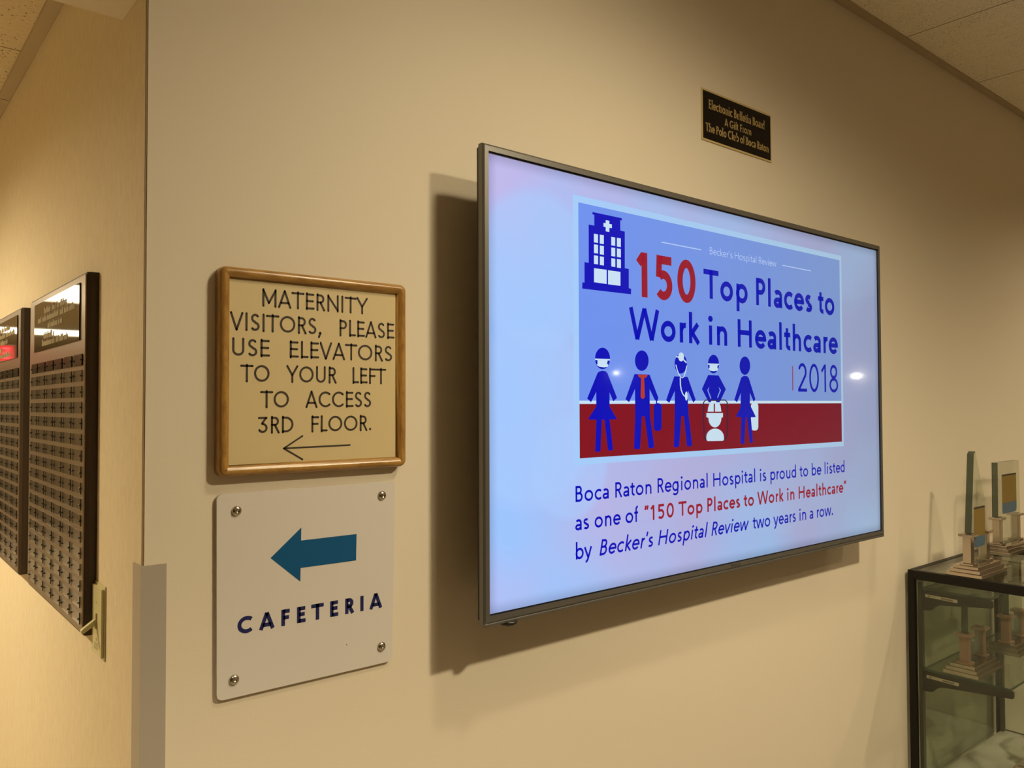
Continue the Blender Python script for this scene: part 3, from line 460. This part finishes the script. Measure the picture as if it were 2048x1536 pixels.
for i, (x0, x1, y0, y1, w) in enumerate(TROF):
    cx, cy = (x0+x1)/2, (y0+y1)/2; a, b = (x1-x0)/2, (y1-y0)/2
    t = thing('fluorescent_troffer', 'bright rectangular fluorescent ceiling panel, ' + where[i], 'ceiling light', (cx, cy, HCEIL), 'hallway troffers')
    bm = bmesh.new()
    for q in ((-a, -b, a, -b+.03), (-a, b-.03, a, b), (-a, -b+.03, -a+.03, b-.03), (a-.03, -b+.03, a, b-.03)): box(bm, q[0], q[1], -.02, q[2], q[3], -.001)
    mobj('troffer_frame', bm, m_fix, t)
    mobj('diffuser', B(-a+.03, -b+.03, -.012, a-.03, b-.03, -.002), m_troffer, t)
    lamps[i].parent = t; lamps[i].location = (0, 0, -.02)

# ------------------------------------------------------------------ wall-mounted screen
SW, SH = 1.439, .8095
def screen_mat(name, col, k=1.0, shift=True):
    """backlit panel colour; off-angle falloff is put into it, cooler and dimmer towards the right end"""
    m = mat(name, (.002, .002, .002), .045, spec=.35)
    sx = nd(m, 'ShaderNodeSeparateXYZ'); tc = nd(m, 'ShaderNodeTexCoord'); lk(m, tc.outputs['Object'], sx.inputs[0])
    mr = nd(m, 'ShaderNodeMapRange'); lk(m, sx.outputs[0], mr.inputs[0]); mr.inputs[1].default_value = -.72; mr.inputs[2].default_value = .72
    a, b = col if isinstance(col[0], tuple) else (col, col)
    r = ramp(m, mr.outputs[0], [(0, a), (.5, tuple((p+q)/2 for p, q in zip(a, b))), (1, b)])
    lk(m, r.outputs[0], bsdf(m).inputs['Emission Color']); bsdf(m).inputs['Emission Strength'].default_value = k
    return m
m_s = {
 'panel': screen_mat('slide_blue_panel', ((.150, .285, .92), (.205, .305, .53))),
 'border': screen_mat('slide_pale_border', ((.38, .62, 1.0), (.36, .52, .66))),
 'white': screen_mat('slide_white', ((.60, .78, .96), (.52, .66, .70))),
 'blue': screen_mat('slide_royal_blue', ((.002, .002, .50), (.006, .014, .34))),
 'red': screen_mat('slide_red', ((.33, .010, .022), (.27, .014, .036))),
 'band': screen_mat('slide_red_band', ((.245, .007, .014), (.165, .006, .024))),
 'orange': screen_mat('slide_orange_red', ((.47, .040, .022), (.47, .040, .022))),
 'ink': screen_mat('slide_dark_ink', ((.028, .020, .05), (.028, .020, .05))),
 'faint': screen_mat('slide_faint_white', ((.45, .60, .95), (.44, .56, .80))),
}
# slide backdrop: pale blue with soft lilac bokeh
m_back = mat('slide_backdrop', (.002, .002, .002), .045, spec=.35)
co = objco(m_back)
n1 = noise(m_back, co, 2.3, 2, .4)
sx = nd(m_back, 'ShaderNodeSeparateXYZ'); lk(m_back, co, sx.inputs[0])
mr = nd(m_back, 'ShaderNodeMapRange'); lk(m_back, sx.outputs[0], mr.inputs[0]); mr.inputs[1].default_value = -.72; mr.inputs[2].default_value = .72
ra = ramp(m_back, n1, [(.36, (.345, .560, 1.0)), (.60, (.53, .49, .84))])
rb = ramp(m_back, n1, [(.36, (.300, .420, .600)), (.60, (.28, .33, .50))])  # right-end stops carry the off-angle falloff of the LCD in their colour
mx = nd(m_back, 'ShaderNodeMixRGB'); lk(m_back, mr.outputs[0], mx.inputs[0]); lk(m_back, ra.outputs[0], mx.inputs[1]); lk(m_back, rb.outputs[0], mx.inputs[2])
cur = mx.outputs[0]
for bx, bz, br in ((-.60, .21, .15), (-.62, -.06, .17), (-.52, -.16, .10)):
    vd = nd(m_back, 'ShaderNodeVectorMath', operation='DISTANCE'); lk(m_back, co, vd.inputs[0]); vd.inputs[1].default_value = (bx, -.095, bz)
    mr2 = nd(m_back, 'ShaderNodeMapRange'); lk(m_back, vd.outputs['Value'], mr2.inputs[0])
    mr2.inputs[1].default_value = br*.9; mr2.inputs[2].default_value = br*1.06; mr2.inputs[3].default_value = .5; mr2.inputs[4].default_value = 0
    mb = nd(m_back, 'ShaderNodeMixRGB'); lk(m_back, mr2.outputs[0], mb.inputs[0]); lk(m_back, cur, mb.inputs[1]); mb.inputs[2].default_value = (.40, .60, .99, 1); cur = mb.outputs[0]
# edge-lit backlight: dimmer in the outermost two centimetres of the panel
ab = []
for ax, half in ((0, SW/2), (2, SH/2)):
    a = nd(m_back, 'ShaderNodeMath', operation='ABSOLUTE'); lk(m_back, sx.outputs[ax], a.inputs[0])
    q = nd(m_back, 'ShaderNodeMapRange'); q.interpolation_type = 'SMOOTHSTEP'; lk(m_back, a.outputs[0], q.inputs[0])
    q.inputs[1].default_value = half-.025; q.inputs[2].default_value = half+.006; q.inputs[3].default_value = 1.0; q.inputs[4].default_value = .68; ab.append(q.outputs[0])
mul = nd(m_back, 'ShaderNodeMath', operation='MULTIPLY'); lk(m_back, ab[0], mul.inputs[0]); lk(m_back, ab[1], mul.inputs[1])
lk(m_back, cur, bsdf(m_back).inputs['Emission Color']); lk(m_back, mul.outputs[0], bsdf(m_back).inputs['Emission Strength'])

TX, TZ = .8711+SW/2, EYE+.4445-SH/2
tv = thing('wall_mounted_screen', 'large flat wall-mounted television showing a blue and red healthcare award slide', 'television', (TX, DW, TZ))
YS = -.095
hx, hz = SW/2, SH/2
# bezel: four-sided moulding with a chamfered metal flank
path = [(hx, hz), (-hx, hz), (-hx, -hz), (hx, -hz)]
path = [(hx+.005, hz+.0035), (-hx-.0006, hz+.0035), (-hx-.0006, -hz-.003), (hx+.005, -hz-.003)]
bm = sweep(bmesh.new(), path[::1], [(0, YS+.002), (0, YS-.0035), (.0088, YS-.0035), (.0125, YS-.0005), (.0125, YS+.010), (0, YS+.010)])
mobj('bezel', bm, m_bezel, tv)
bm = B(-hx-.012, YS-.0034, -hz-.0205, hx+.016, YS+.0095, -hz-.0148, .0015); mobj('bottom_lip', bm, m_bezel, tv)
bm = B(-hx-.0105, YS+.010, -hz-.013, hx+.0145, YS+.020, hz+.013, .003)
box(bm, -hx+.16, YS+.020, -hz+.10, hx-.16, YS+.055, hz-.16, .012)
mobj('rear_housing', bm, m_black, tv)
bm = bmesh.new(); box(bm, -.22, YS+.055, -.16, -.18, -.006, .16); box(bm, .18, YS+.055, -.16, .22, -.006, .16); box(bm, -.3, -.006, -.13, .3, 0, .13)
mobj('wall_bracket', bm, m_black, tv)
mobj('gasket', B(-hx-.0006, YS+.0004, -hz-.003, hx+.005, YS+.008, hz+.0035), m_gasket, tv)
bm = bmesh.new(); lathe(bm, [(.0, -.0085), (.012, -.008), (.0165, -.004), (.017, 0)], n=24, c=(-hx+.048, YS+.006, -hz-.0195)); mobj('power_button', bm, m_black, tv, smooth=True)
bm = bmesh.new()
for i, (w_, h_) in enumerate(((.004, .007), (.003, .005), (.003, .0055), (.0035, .005), (.0025, .006), (.004, .005), (.003, .0045))):
    box(bm, -.012+i*.0052, YS-.0038, -hz-.0105, -.012+i*.0052+w_, YS-.0034, -hz-.0105+h_)
mobj('maker_mark', bm, m_mark, tv)
bm = bmesh.new(); flat(bm, [(-hx, -hz), (hx, -hz), (hx, hz), (-hx, hz)], YS); screen = mobj('screen', bm, m_back, tv)
screen['label'] = 'lit screen with pale blue blurred backdrop'
LY = YS-.0004
def layer(name, shapes, mats, y=LY, label=None):
    bm = bmesh.new()
    for i, (mi, pts) in enumerate(shapes): flat(bm, pts, y-i*.00006, mi)
    o = mobj(name, bm, mats, screen)
    if label: o['label'] = label
    return o
R4 = lambda x0, z0, x1, z1: [(x0, z0), (x1, z0), (x1, z1), (x0, z1)]
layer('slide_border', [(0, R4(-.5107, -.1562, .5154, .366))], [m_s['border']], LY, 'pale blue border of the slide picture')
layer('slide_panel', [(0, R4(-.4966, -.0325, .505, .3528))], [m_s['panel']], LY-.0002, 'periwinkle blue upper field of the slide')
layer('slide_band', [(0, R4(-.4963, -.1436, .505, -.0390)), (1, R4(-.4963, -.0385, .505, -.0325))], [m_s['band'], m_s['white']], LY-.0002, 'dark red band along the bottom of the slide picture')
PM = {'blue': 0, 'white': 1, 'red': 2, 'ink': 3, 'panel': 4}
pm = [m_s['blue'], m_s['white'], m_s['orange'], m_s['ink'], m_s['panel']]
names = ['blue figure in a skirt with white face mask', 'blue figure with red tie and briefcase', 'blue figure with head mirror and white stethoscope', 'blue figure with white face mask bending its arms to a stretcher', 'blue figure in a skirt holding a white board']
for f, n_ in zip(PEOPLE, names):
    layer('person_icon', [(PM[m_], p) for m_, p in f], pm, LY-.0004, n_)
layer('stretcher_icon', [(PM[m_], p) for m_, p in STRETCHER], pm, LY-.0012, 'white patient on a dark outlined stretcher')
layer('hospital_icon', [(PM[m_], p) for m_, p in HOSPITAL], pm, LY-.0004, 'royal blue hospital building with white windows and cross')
def slide_text(name, lines, mats, label=None):
    """one part per word, laid out over the width of its whole line"""
    for (t_, x0, x1, base, cap, w, kw) in lines:
        slant = kw.get('slant', 0); ext = []; x = 0; lo_all = 1e9; hi_all = -1e9
        for word in t_.split(' '):
            lo, hi = 1e9, -1e9
            for c in word:
                st, adv = glyph(c, w)
                for pts, cl in st:
                    for q in pts: lo = min(lo, q[0]+slant*q[1]+x-w/2); hi = max(hi, q[0]+slant*q[1]+x+w/2)
                x += adv
            x += glyph(' ', w)[1]; ext.append((word, lo, hi)); lo_all = min(lo_all, lo); hi_all = max(hi_all, hi)
        k = (x1-x0)/(hi_all-lo_all)
        for word, lo, hi in ext:
            bm = bmesh.new(); letter(bm, word, x0+(lo-lo_all)*k, x0+(hi-lo_all)*k, base, cap, w, LY-.0006, LY-.0006, **kw)
            o = mobj(name, bm, mats, screen)
            if label: o['label'] = label
slide_text('headline_number', [('150', -.3324, -.1319, .1835, .0940, .195, {})], [m_s['red']], 'red numerals 150')
slide_text('headline_lettering', [('Top Places to', -.1099, .4744, .1990, .0662, .178, {})], [m_s['blue']])
slide_text('headline_lettering', [('Work in Healthcare', -.3544, .4905, .0945, .0653, .178, {})], [m_s['blue']])
slide_text('year_lettering', [('2018', .2825, .4878, -.009, .0730, .110, {})], [m_s['blue']])
layer('year_rule', [(0, R4(.2592, -.0063, .2628, .0559))], [m_s['red']], LY-.0006)
slide_text('source_lettering', [("Becker's Hospital Review", -.079, .193, .3008, .0165, .095, {})], [m_s['faint']])
layer('source_rule', [(0, R4(-.2477, .3055, -.1106, .3078))], [m_s['faint']], LY-.0006)
layer('source_rule', [(0, R4(.2208, .3067, .3560, .3090))], [m_s['faint']], LY-.0006)
for ln in (('Boca Raton Regional Hospital is proud to be listed', -.5092, .5175, -.2268, .0308, .145, {}), ('as one of', -.5103, -.3270, -.2810, .0310, .145, {}),
           ('by', -.5098, -.4640, -.3362, .0315, .145, {}), ("Becker's Hospital Review", -.4447, .0632, -.3368, .0312, .145, {'slant': .2}), ('two years in a row.', .0760, .4543, -.3378, .0312, .145, {})):
    slide_text('caption_lettering', [ln], [m_s['blue']])
slide_text('caption_highlight_lettering', [('\u201c150 Top Places to Work in Healthcare\u201d', -.3110, .5253, -.2820, .0312, .170, {})], [m_s['red']], 'red quoted caption words')

# ------------------------------------------------------------------ oak framed sign
sg = thing('framed_sign', 'square oak-framed cream sign directing maternity visitors to the elevators', 'sign', (.5892, DW, 1.6712))
a, b = .1620, .1572
bm = bmesh.new()
path = rrect(-a, -b, a, b, .012, 6)
prof = [(0, -.0005), (0, -.0130), (-.0020, -.0185), (-.0065, -.0215), (-.0110, -.0208), (-.0150, -.0175), (-.0172, -.0120), (-.0172, -.0005)]
sweep(bm, path, prof)
mobj('oak_frame', bm, m_oak, sg, smooth=True)
bm = bmesh.new(); prism(bm, rrect(-a+.015, -b+.015, a-.015, b-.015, .006), 'y', -.0115, -.002); mobj('sign_panel', bm, m_cream, sg)
bm = bmesh.new()
ox, oz = .5892, 1.6712
yy = (-.0112, -.01185)
for s_, x0, x1, base, top in (('MATERNITY', .4953, .6791, 1.7735, 1.7990), ('VISITORS, PLEASE', .4452, .7311, 1.7345, 1.7600), ('USE ELEVATORS', .4490, .7264, 1.6955, 1.7210), ('TO YOUR LEFT', .4613, .7150, 1.6567, 1.6818), ('TO ACCESS', .4924, .6853, 1.6172, 1.6422), ('3RD FLOOR.', .4893, .6874, 1.5780, 1.6026)):
    letter(bm, s_.replace(' ', '   '), x0-ox, x1-ox, base-oz, top-base, .128, yy[0], yy[1], end='round', track=.03)
mobj('engraved_lettering', bm, m_engrave, sg)
bm = bmesh.new()
for p, q in (((.5310, 1.5531), (.6458, 1.5544)), ((.5310, 1.5531), (.5622, 1.5717)), ((.5310, 1.5531), (.5622, 1.5346))):
    ribbon(bm, [(p[0]-ox, p[1]-oz), (q[0]-ox, q[1]-oz)], False, .0026, yy[0], yy[1], 'round', 0)
mobj('engraved_arrow', bm, m_engrave, sg)

# ------------------------------------------------------------------ white directional sign
cf = thing('directional_sign', 'square white acrylic cafeteria sign with blue left arrow and four corner screws', 'sign', (.5830, DW, 1.3355), rotz=0)
cf.rotation_euler = (0, radians(.0), 0)
out = [(-.1540+.0005, -.150), (.1455, -.1530), (.1540, .1535), (-.1535, .1525)]
def quad_round(pts, r, n=5):
    o = []; k = len(pts)
    for i in range(k):
        p = Vector(pts[i]); d1 = (Vector(pts[i-1])-p).normalized(); d2 = (Vector(pts[(i+1) % k])-p).normalized()
        a_, c_ = p+d1*r, p+d2*r
        for j in range(n+1):
            t = j/n; o.append(tuple(a_*(1-t)**2+p*2*t*(1-t)+c_*t*t))
    return o
bm = bmesh.new(); prism(bm, quad_round([(-.1520, -.1512), (.1468, -.1528), (.1530, .1533), (-.1538, .1528)], .010), 'y', -.0062, -.0012); mobj('sign_plate', bm, m_white, cf)
def C_(pts): return [(x-.5830, z-1.3355) for x, z in pts]
bm = bmesh.new(); prism(bm, C_([(.5125, 1.3847), (.5631, 1.4265), (.5628, 1.4060), (.6614, 1.4059), (.6605, 1.3624), (.5621, 1.3628), (.5618, 1.3416)]), 'y', -.0065, -.0060); mobj('blue_arrow', bm, m_arrow, cf)
bm = bmesh.new(); letter(bm, 'CAFETERIA', .4607-.5830, .7112-.5830, 1.2768-1.3355, .0252, .235, -.0060, -.0065, track=.24); mobj('lettering', bm, m_navy, cf)
for x, z in C_([(.4589, 1.4618), (.7098, 1.4662), (.7090, 1.2114), (.4565, 1.2109)]):
    bm = bmesh.new(); lathe(bm, [(.0078, -.0062), (.0078, -.0070), (.0066, -.0092), (.0045, -.0104), (.0022, -.0107), (.0020, -.0095)], axis='y', n=24, c=(x, 0, z)); mobj('corner_screw', bm, m_chrome, cf, smooth=True)
bm = bmesh.new(); prism(bm, [(p[0], p[1]) for p in disc(.6434-.5830, 1.2267-1.3355, .0010, .0016, 10)], 'y', -.0064, -.0060); mobj('paint_speck', bm, m_speck, cf)

# ------------------------------------------------------------------ small black plaque
pq = thing('dedication_plaque', 'small black plaque with brass edge and gold serif lettering above the screen', 'plaque', (1.7653, DW, 2.3345))
mobj('brass_edge', B(-.1528, -.0022, -.0650, .1528, -.0003, .0645, .0006), m_brass, pq)
mobj('black_plate', B(-.1475, -.0027, -.0598, .1475, -.0021, .0592), m_plqblk, pq)
bm = bmesh.new()
for s_, x0, x1, base, top in (('Electronic Bulletin Board', 1.6415, 1.8852, 2.3524, 2.3750), ('A Gift From', 1.7057, 1.8226, 2.3230, 2.3425), ('The Polo Club of Boca Raton', 1.6260, 1.9024, 2.2938, 2.3150)):
    letter(bm, s_, x0-1.7653, x1-1.7653, base-2.3345, top-base, .155, -.0028, -.0028, serif=True)
mobj('gold_lettering', bm, m_gold, pq)

# ------------------------------------------------------------------ donor recognition boards
BW, BH, BT = .506, .597, .0175
def donor_board(label):
    t = thing('donor_board', label, 'recognition board', (XC, 1.4615, 1.5435), 'donor boards on the hallway wall')
    # local: -x is out of the wall, +y runs away down the hallway
    bm = B(-BT, 0, -BH/2, -.0003, BW, BH/2)
    es = [e for e in bm.edges if all(v.co.x < -BT+.001 for v in e.verts) and all(v.co.y < .001 for v in e.verts)]
    bmesh.ops.bevel(bm, geom=es, offset=.004, segments=1, affect='EDGES')
    mobj('wood_back', bm, m_wood, t)
    mobj('bronze_plate', B(-BT-.0022, .0055, -BH/2+.004, -BT, BW-.001, BH/2-.003, .0005), m_bronze, t)
    px = -BT-.0022
    h = mobj('header_plate', B(px-.002, .0395, .1875, px, .4465, .2845), m_hdr, t)
    bm = bmesh.new(); rnd = random.Random(3)
    for z, y0, y1 in ((.259, .14, .345), (.244, .072, .405), (.228, .17, .312), (.2095, .25, .345), (.1955, .127, .36)):
        y = y0
        while y < y1:
            w_ = rnd.uniform(.003, .006)
            if rnd.random() < .86: box(bm, px-.0024, y, z, px-.0019, y+w_*.62, z+(.0085 if rnd.random() < .65 else .0125))
            y += w_
    mobj('gold_lettering', bm, m_hdrtxt, h)
    mesh = {}
    for k, m_ in (('clear', m_acr), ('dark', m_tiledark)):
        bm = B(-.0014, -.0305, -.0095, 0, .0305, .0095)
        for f in bm.faces: f.material_index = 1 if abs(f.normal.y) > .5 else 0  # end faces take the dark material: shade along the tile edges, painted in
        tmp = mobj('name_tile', bm, [m_, m_tiledark]); mesh[k] = tmp.data; bpy.data.objects.remove(tmp)
    bm = bmesh.new(); lathe(bm, [(.0010, 0), (.0010, -.0022), (.0017, -.0024), (.0017, -.0034), (.0010, -.0040)], axis='x', n=8); tmp = mobj('pin', bm, m_pin); pin = tmp.data; bpy.data.objects.remove(tmp)
    for r_ in range(17):
        for c_ in range(6):
            yy_ = .0485+c_*.079; zz = .154-r_*.0267
            o = bpy.data.objects.new('name_tile', mesh['dark' if r_ == 0 else 'clear']); C.objects.link(o); o.parent = t
            o.location = (px-.0006, yy_, zz)
            for s_ in (-1, 1):
                p = bpy.data.objects.new('pin', pin); C.objects.link(p); p.parent = o
                p.location = (.0006, s_*.0285, random.uniform(-.0012, .0012))
    return t
bA = donor_board('dark wood donor board of name tiles nearest the light switch')
bB = copy_tree(bA); bB.location.y = 2.084
bB['label'] = 'dark wood donor board cut off by the left picture edge, deeper in the hallway'

# red exit sign deeper in the hallway (seen as the red reflection in the farther board's header)
m_exit = mat('exit_red', (.2, .0, .0), .4, emit=(1.0, .02, .03), estr=1.6)
m_exitl = mat('exit_letters', (.4, .0, .0), .4, emit=(1.0, .08, .08), estr=4.0)

ex = thing('exit_sign', 'red exit sign hanging across the hallway, seen mirrored in the left donor board', 'exit sign', (-.335, 8.0, HCEIL))
bm = bmesh.new(); box(bm, -.02, -.02, -.275, .02, .02, 0); box(bm, -.19, -.022, -.425, .19, .022, -.275, .004); mobj('housing', bm, m_fix, ex)
mobj('red_face', B(-.175, -.0235, -.415, .175, -.0222, -.285), m_exit, ex)
for i, c_ in enumerate('EXIT'):
    bm = bmesh.new(); letter(bm, c_, -.145+i*.078, -.145+i*.078+(.056 if c_ != 'I' else .022), -.400, .10, .17, -.0236, -.0242); mobj('letter', bm, m_exitl, ex)

# small lamps on the far lobby wall (mirrored as the two bright points in the glossy screen)
m_globe = mat('lamp_globe', (.9, .9, .9), .3, emit=(1, .95, .85), estr=70)
for x, y, z, lab in ((8.93, -2.323, .315, 'small bright wall lamp mirrored at the right end of the screen'), (8.93, -6.04, .470, 'small bright wall lamp mirrored beside the leftmost slide figure')):
    t = thing('wall_lamp', lab, 'wall lamp', (9.0, y, EYE+z), 'wall lamps across the lobby')
    bm = bmesh.new(); lathe(bm, [(.05, 0), (.05, -.012), (.012, -.016), (.012, -.048)], axis='x', n=20); mobj('lamp_base', bm, m_fix, t)
    bm = bmesh.new(); bmesh.ops.create_uvsphere(bm, u_segments=16, v_segments=10, radius=.026, matrix=Matrix.Translation((-.070, 0, 0))); mobj('globe', bm, m_globe, t, smooth=True)

# ------------------------------------------------------------------ light switch
sw = thing('light_switch', 'almond toggle light switch on the hallway wall beside the donor board', 'light switch', (XC, 1.4335, EYE-.3455))
bm = B(-.0062, -.0365, -.0585, -.0003, .0365, .0585); 
es = [e for e in bm.edges if all(v.co.x < -.005 for v in e.verts)]
bmesh.ops.bevel(bm, geom=es, offset=.0045, segments=2, affect='EDGES'); mobj('cover_plate', bm, m_switch, sw)
bm = bmesh.new(); box(bm, -.0085, -.0052, -.0125, -.0060, .0052, .0125, .0008); mobj('toggle_collar', bm, m_switch, sw)
bm = bmesh.new()
ps = [(-.006, .004), (-.006, -.006), (-.0255, -.0175), (-.0285, -.0160), (-.0285, -.0125), (-.026, -.0100)]
vs0 = [bm.verts.new((x, -.0042, z)) for x, z in ps]; vs1 = [bm.verts.new((x, .0042, z)) for x, z in ps]
bm.faces.new(vs0); bm.faces.new(vs1[::-1])
for i in range(6): bm.faces.new((vs0[i], vs1[i], vs1[(i+1) % 6], vs0[(i+1) % 6]))
mobj('toggle', bm, m_switch, sw)
for z in (.030, -.030):
    bm = bmesh.new(); lathe(bm, [(.0030, -.0061), (.0030, -.0068), (.0015, -.0072)], axis='x', n=14, c=(0, 0, z)); mobj('plate_screw', bm, m_switch, sw)
bm = bmesh.new()
for k in range(3): box(bm, -.0066, -.011, -.0455+k*.0038, -.0061, .011, -.0439+k*.0038)
mobj('faded_label', bm, m_slot, sw)

# ------------------------------------------------------------------ glass display case
CX, CY, CW, CD = 2.6634, 1.1907, .740, .450
ZT = EYE-.539; ZD = EYE-1.2322
case = thing('display_case', 'black-framed glass trophy display case standing against the wall', 'display case', (CX, CY, 0))
# local: x along the wall, -y towards the room
pw = .020; rh = .028
for n_, (x, y) in enumerate(((0, -pw), (CW-pw, -pw), (0, -CD), (CW-pw, -CD))):
    mobj('corner_post', B(x, y, 0.0, x+pw, y+pw, ZT-rh, .001), m_frame, case)
for q in ((0, -pw, CW, 0), (0, -CD, CW, -CD+pw)): mobj('top_rail', B(q[0], q[1], ZT-rh, q[2], q[3], ZT, .001), m_frame, case)
for x in (0, CW-pw): mobj('top_rail', B(x, -CD+pw, ZT-rh, x+pw, -pw, ZT, .001), m_frame, case)
for x in (0, CW-pw): mobj('deck_rail', B(x, -CD+pw, ZD-.03, x+pw, -pw, ZD-.002, .001), m_frame, case)
mobj('top_pane', B(pw, -CD+pw, ZT-.008, CW-pw, -pw, ZT-.001), m_pane, case)
for x in (.007, CW-.013): mobj('side_pane', B(x, -CD+pw, ZD, x+.006, -pw, ZT-rh), m_pane, case)
mobj('back_pane', B(pw, -.012, ZD, CW-pw, -.006, ZT-rh), m_pane, case)
mobj('deck', B(pw, -CD+pw, ZD-.02, CW-pw, -pw, ZD, .001), m_deck, case)
mobj('plinth_panel', B(.004, -CD+.004, .0, CW-.004, -.004, ZD-.031), m_frame, case)
for x in (.023, CW-.040): 
    bm = B(x, -.033, ZD, x+.017, -.021, ZT-rh-.012)
    mobj('shelf_standard', bm, m_std, case)
def bracket(x, z, reach, lab):
    pts = [(-.033, 0), (-reach, .002), (-reach-.003, -.003), (-reach-.003, -.017), (-reach, -.020), (-.110, -.036), (-.088, -.039), (-.074, -.046), (-.066, -.056), (-.058, -.061), (-.033, -.063)]
    bm = bmesh.new(); prism(bm, [(p, q+z) for p, q in pts], 'x', x, x+.010)
    o = mobj('shelf_bracket', bm, m_bracket, case)
    if lab:
        bm = bmesh.new(); prism(bm, [(p, q+z) for p, q in [(-.044, -.010), (-.044, -.019), (-.141, -.0215), (-.141, -.0115)]], 'x', x-.0006, x); l = mobj('paper_label', bm, m_label, o); l['label'] = 'cream paper label with small dark print'
        bm = bmesh.new(); prism(bm, [(p, q+z) for p, q in [(-.052, -.0125), (-.052, -.0165), (-.060, -.0165), (-.060, -.0130)]], 'x', x-.0009, x-.0006)
        prism(bm, [(p, q+z) for p, q in [(-.066, -.0135), (-.066, -.0145), (-.078, -.0149), (-.078, -.0139)]], 'x', x-.0009, x-.0006)
        prism(bm, [(p, q+z) for p, q in [(-.092, -.0135), (-.092, -.0180), (-.128, -.0190), (-.128, -.0145)]], 'x', x-.0008, x-.0006)
        mobj('label_print', bm, m_lblink, l)
ZS1, ZS2 = EYE-.604, EYE-.862
for z, reach in ((ZS1, .238), (ZS2, .290)):
    bracket(.025, z, reach, True); bracket(CW-.038, z, reach, False)
    bm = B(.022, -reach+.004, z+.0022, CW-.022, -.036, z+.0102)
    for f in bm.faces: f.material_index = 1 if abs(f.normal.z) < .5 else 0
    bmesh.ops.recalc_face_normals(bm, faces=bm.faces)
    for f in bm.faces: f.material_index = 1 if abs(f.normal.z) < .5 else 0
    mobj('glass_shelf', bm, [m_shelf, m_edge], case)

# ------------------------------------------------------------------ awards
def slab(bm, pts, y0, y1):
    n = len(pts)
    lo = [bm.verts.new((p[0], y0, p[1])) for p in pts]; hi = [bm.verts.new((p[0], y1, p[1])) for p in pts]
    f1 = bm.faces.new(lo); f2 = bm.faces.new(hi[::-1]); f1.material_index = f2.material_index = 0; f1.normal_update(); f2.normal_update()
    for i in range(n):
        f = bm.faces.new((lo[i], hi[i], hi[(i+1) % n], lo[(i+1) % n])); f.material_index = 1 if pts[(i+1) % n][1] <= pts[i][1]+.001 else 0
    bmesh.ops.triangulate(bm, faces=[f1, f2])
def award(label, loc, outline, wide, deep=.105, cap=.130, lens=False, prints=True, rosy=False):
    t = thing('award_trophy', label, 'trophy', loc, 'crystal award trophies')
    a = wide/2
    bm = bmesh.new()
    box(bm, -a-.026, -deep/2, .0, a+.026, deep/2, .012, .0012); box(bm, -a-.020, -deep/2+.007, .012, a+.020, deep/2-.007, .023, .0012); box(bm, -a-.012, -deep/2+.015, .023, a+.012, deep/2-.015, .033, .0012)
    mobj('stepped_base', bm, m_silver, t)
    px = a-.014
    for s_ in (-1, 1):
        bm = bmesh.new(); x = s_*px
        box(bm, x-.020, -.020, .033, x+.020, .020, .039, .001); box(bm, x-.0125, -.0125, .039, x+.0125, .0125, cap-.008, .001); box(bm, x-.022, -.022, cap-.008, x+.022, .022, cap, .001)
        mobj('pillar', bm, m_rose if rosy else m_silver, t)
    bm = bmesh.new(); slab(bm, outline, -.010, .010); mobj('crystal_slab', bm, [m_crys, m_cedge], t)
    if prints:
        x0, x1 = -px+.020, px-.020
        z0, z1 = prints
        zc = z0+(z1-z0)*.28
        bm = bmesh.new()
        prism(bm, [(x0, zc), (x1, zc), (x1, z1), (x0, z1)], 'y', -.0112, -.0102, 0)
        prism(bm, [(x0+.006, z0), (x1-.010, z0), (x1, z0+.01), (x1, zc), (x0, zc), (x0, z0+.008)], 'y', -.0112, -.0102, 1)
        prism(bm, [(x0, z1), (x1, z1), (x1, z1+.006), (x0, z1+.006)], 'y', -.0112, -.0102, 2)
        o = mobj('printed_plate', bm, [m_gprint, m_bprint, m_dprint], t); o['label'] = 'gold and blue printed plate'
    if lens:
        bm = bmesh.new(); lathe(bm, [(.004, -.019), (.020, -.016), (.031, -.011), (.031, .011), (.020, .016), (.004, .019)], axis='y', n=36, c=(0, 0, .082)); mobj('glass_disc', bm, m_disc, t, smooth=True)
    return t
ta = award('pointed crystal award trophy with gold and blue plate on the case top, nearest the screen', (2.778, 1.025, ZT), [(-.045, .034), (.045, .034), (.045, .131), (.0625, .131), (.050, .225), (-.022, .386), (-.034, .378), (-.064, .131), (-.045, .131)], .153, prints=(.085, .205))
tb = award('flat-topped rectangular crystal award trophy with gold and blue plate on the case top', (3.275, 1.105, ZT), [(-.068, .034), (.068, .034), (.068, .131), (.108, .131), (.104, .325), (-.104, .325), (-.108, .131), (-.068, .131)], .205, prints=(.140, .275))
rect = [(-.045, .036), (.045, .036), (.045, .127), (.0625, .127), (.060, .215), (.035, .236), (-.035, .236), (-.060, .215), (-.0625, .127), (-.045, .127)]
zsh = ZS2+.0102
tc_ = award('crystal award trophy with round glass disc at the left end of the lower shelf', (2.790, 1.045, zsh), rect, .150, cap=.126, lens=True, prints=None, rosy=True)
td = award('crystal award trophy with round glass disc at the right of the lower shelf', (3.135, 1.045, zsh), rect, .150, cap=.126, lens=True, prints=None, rosy=True)
te = award('crystal award trophy with brown pillars on the case floor at the picture edge', (3.120, .965, ZD), rect, .150, cap=.126, lens=False, prints=None, rosy=True)
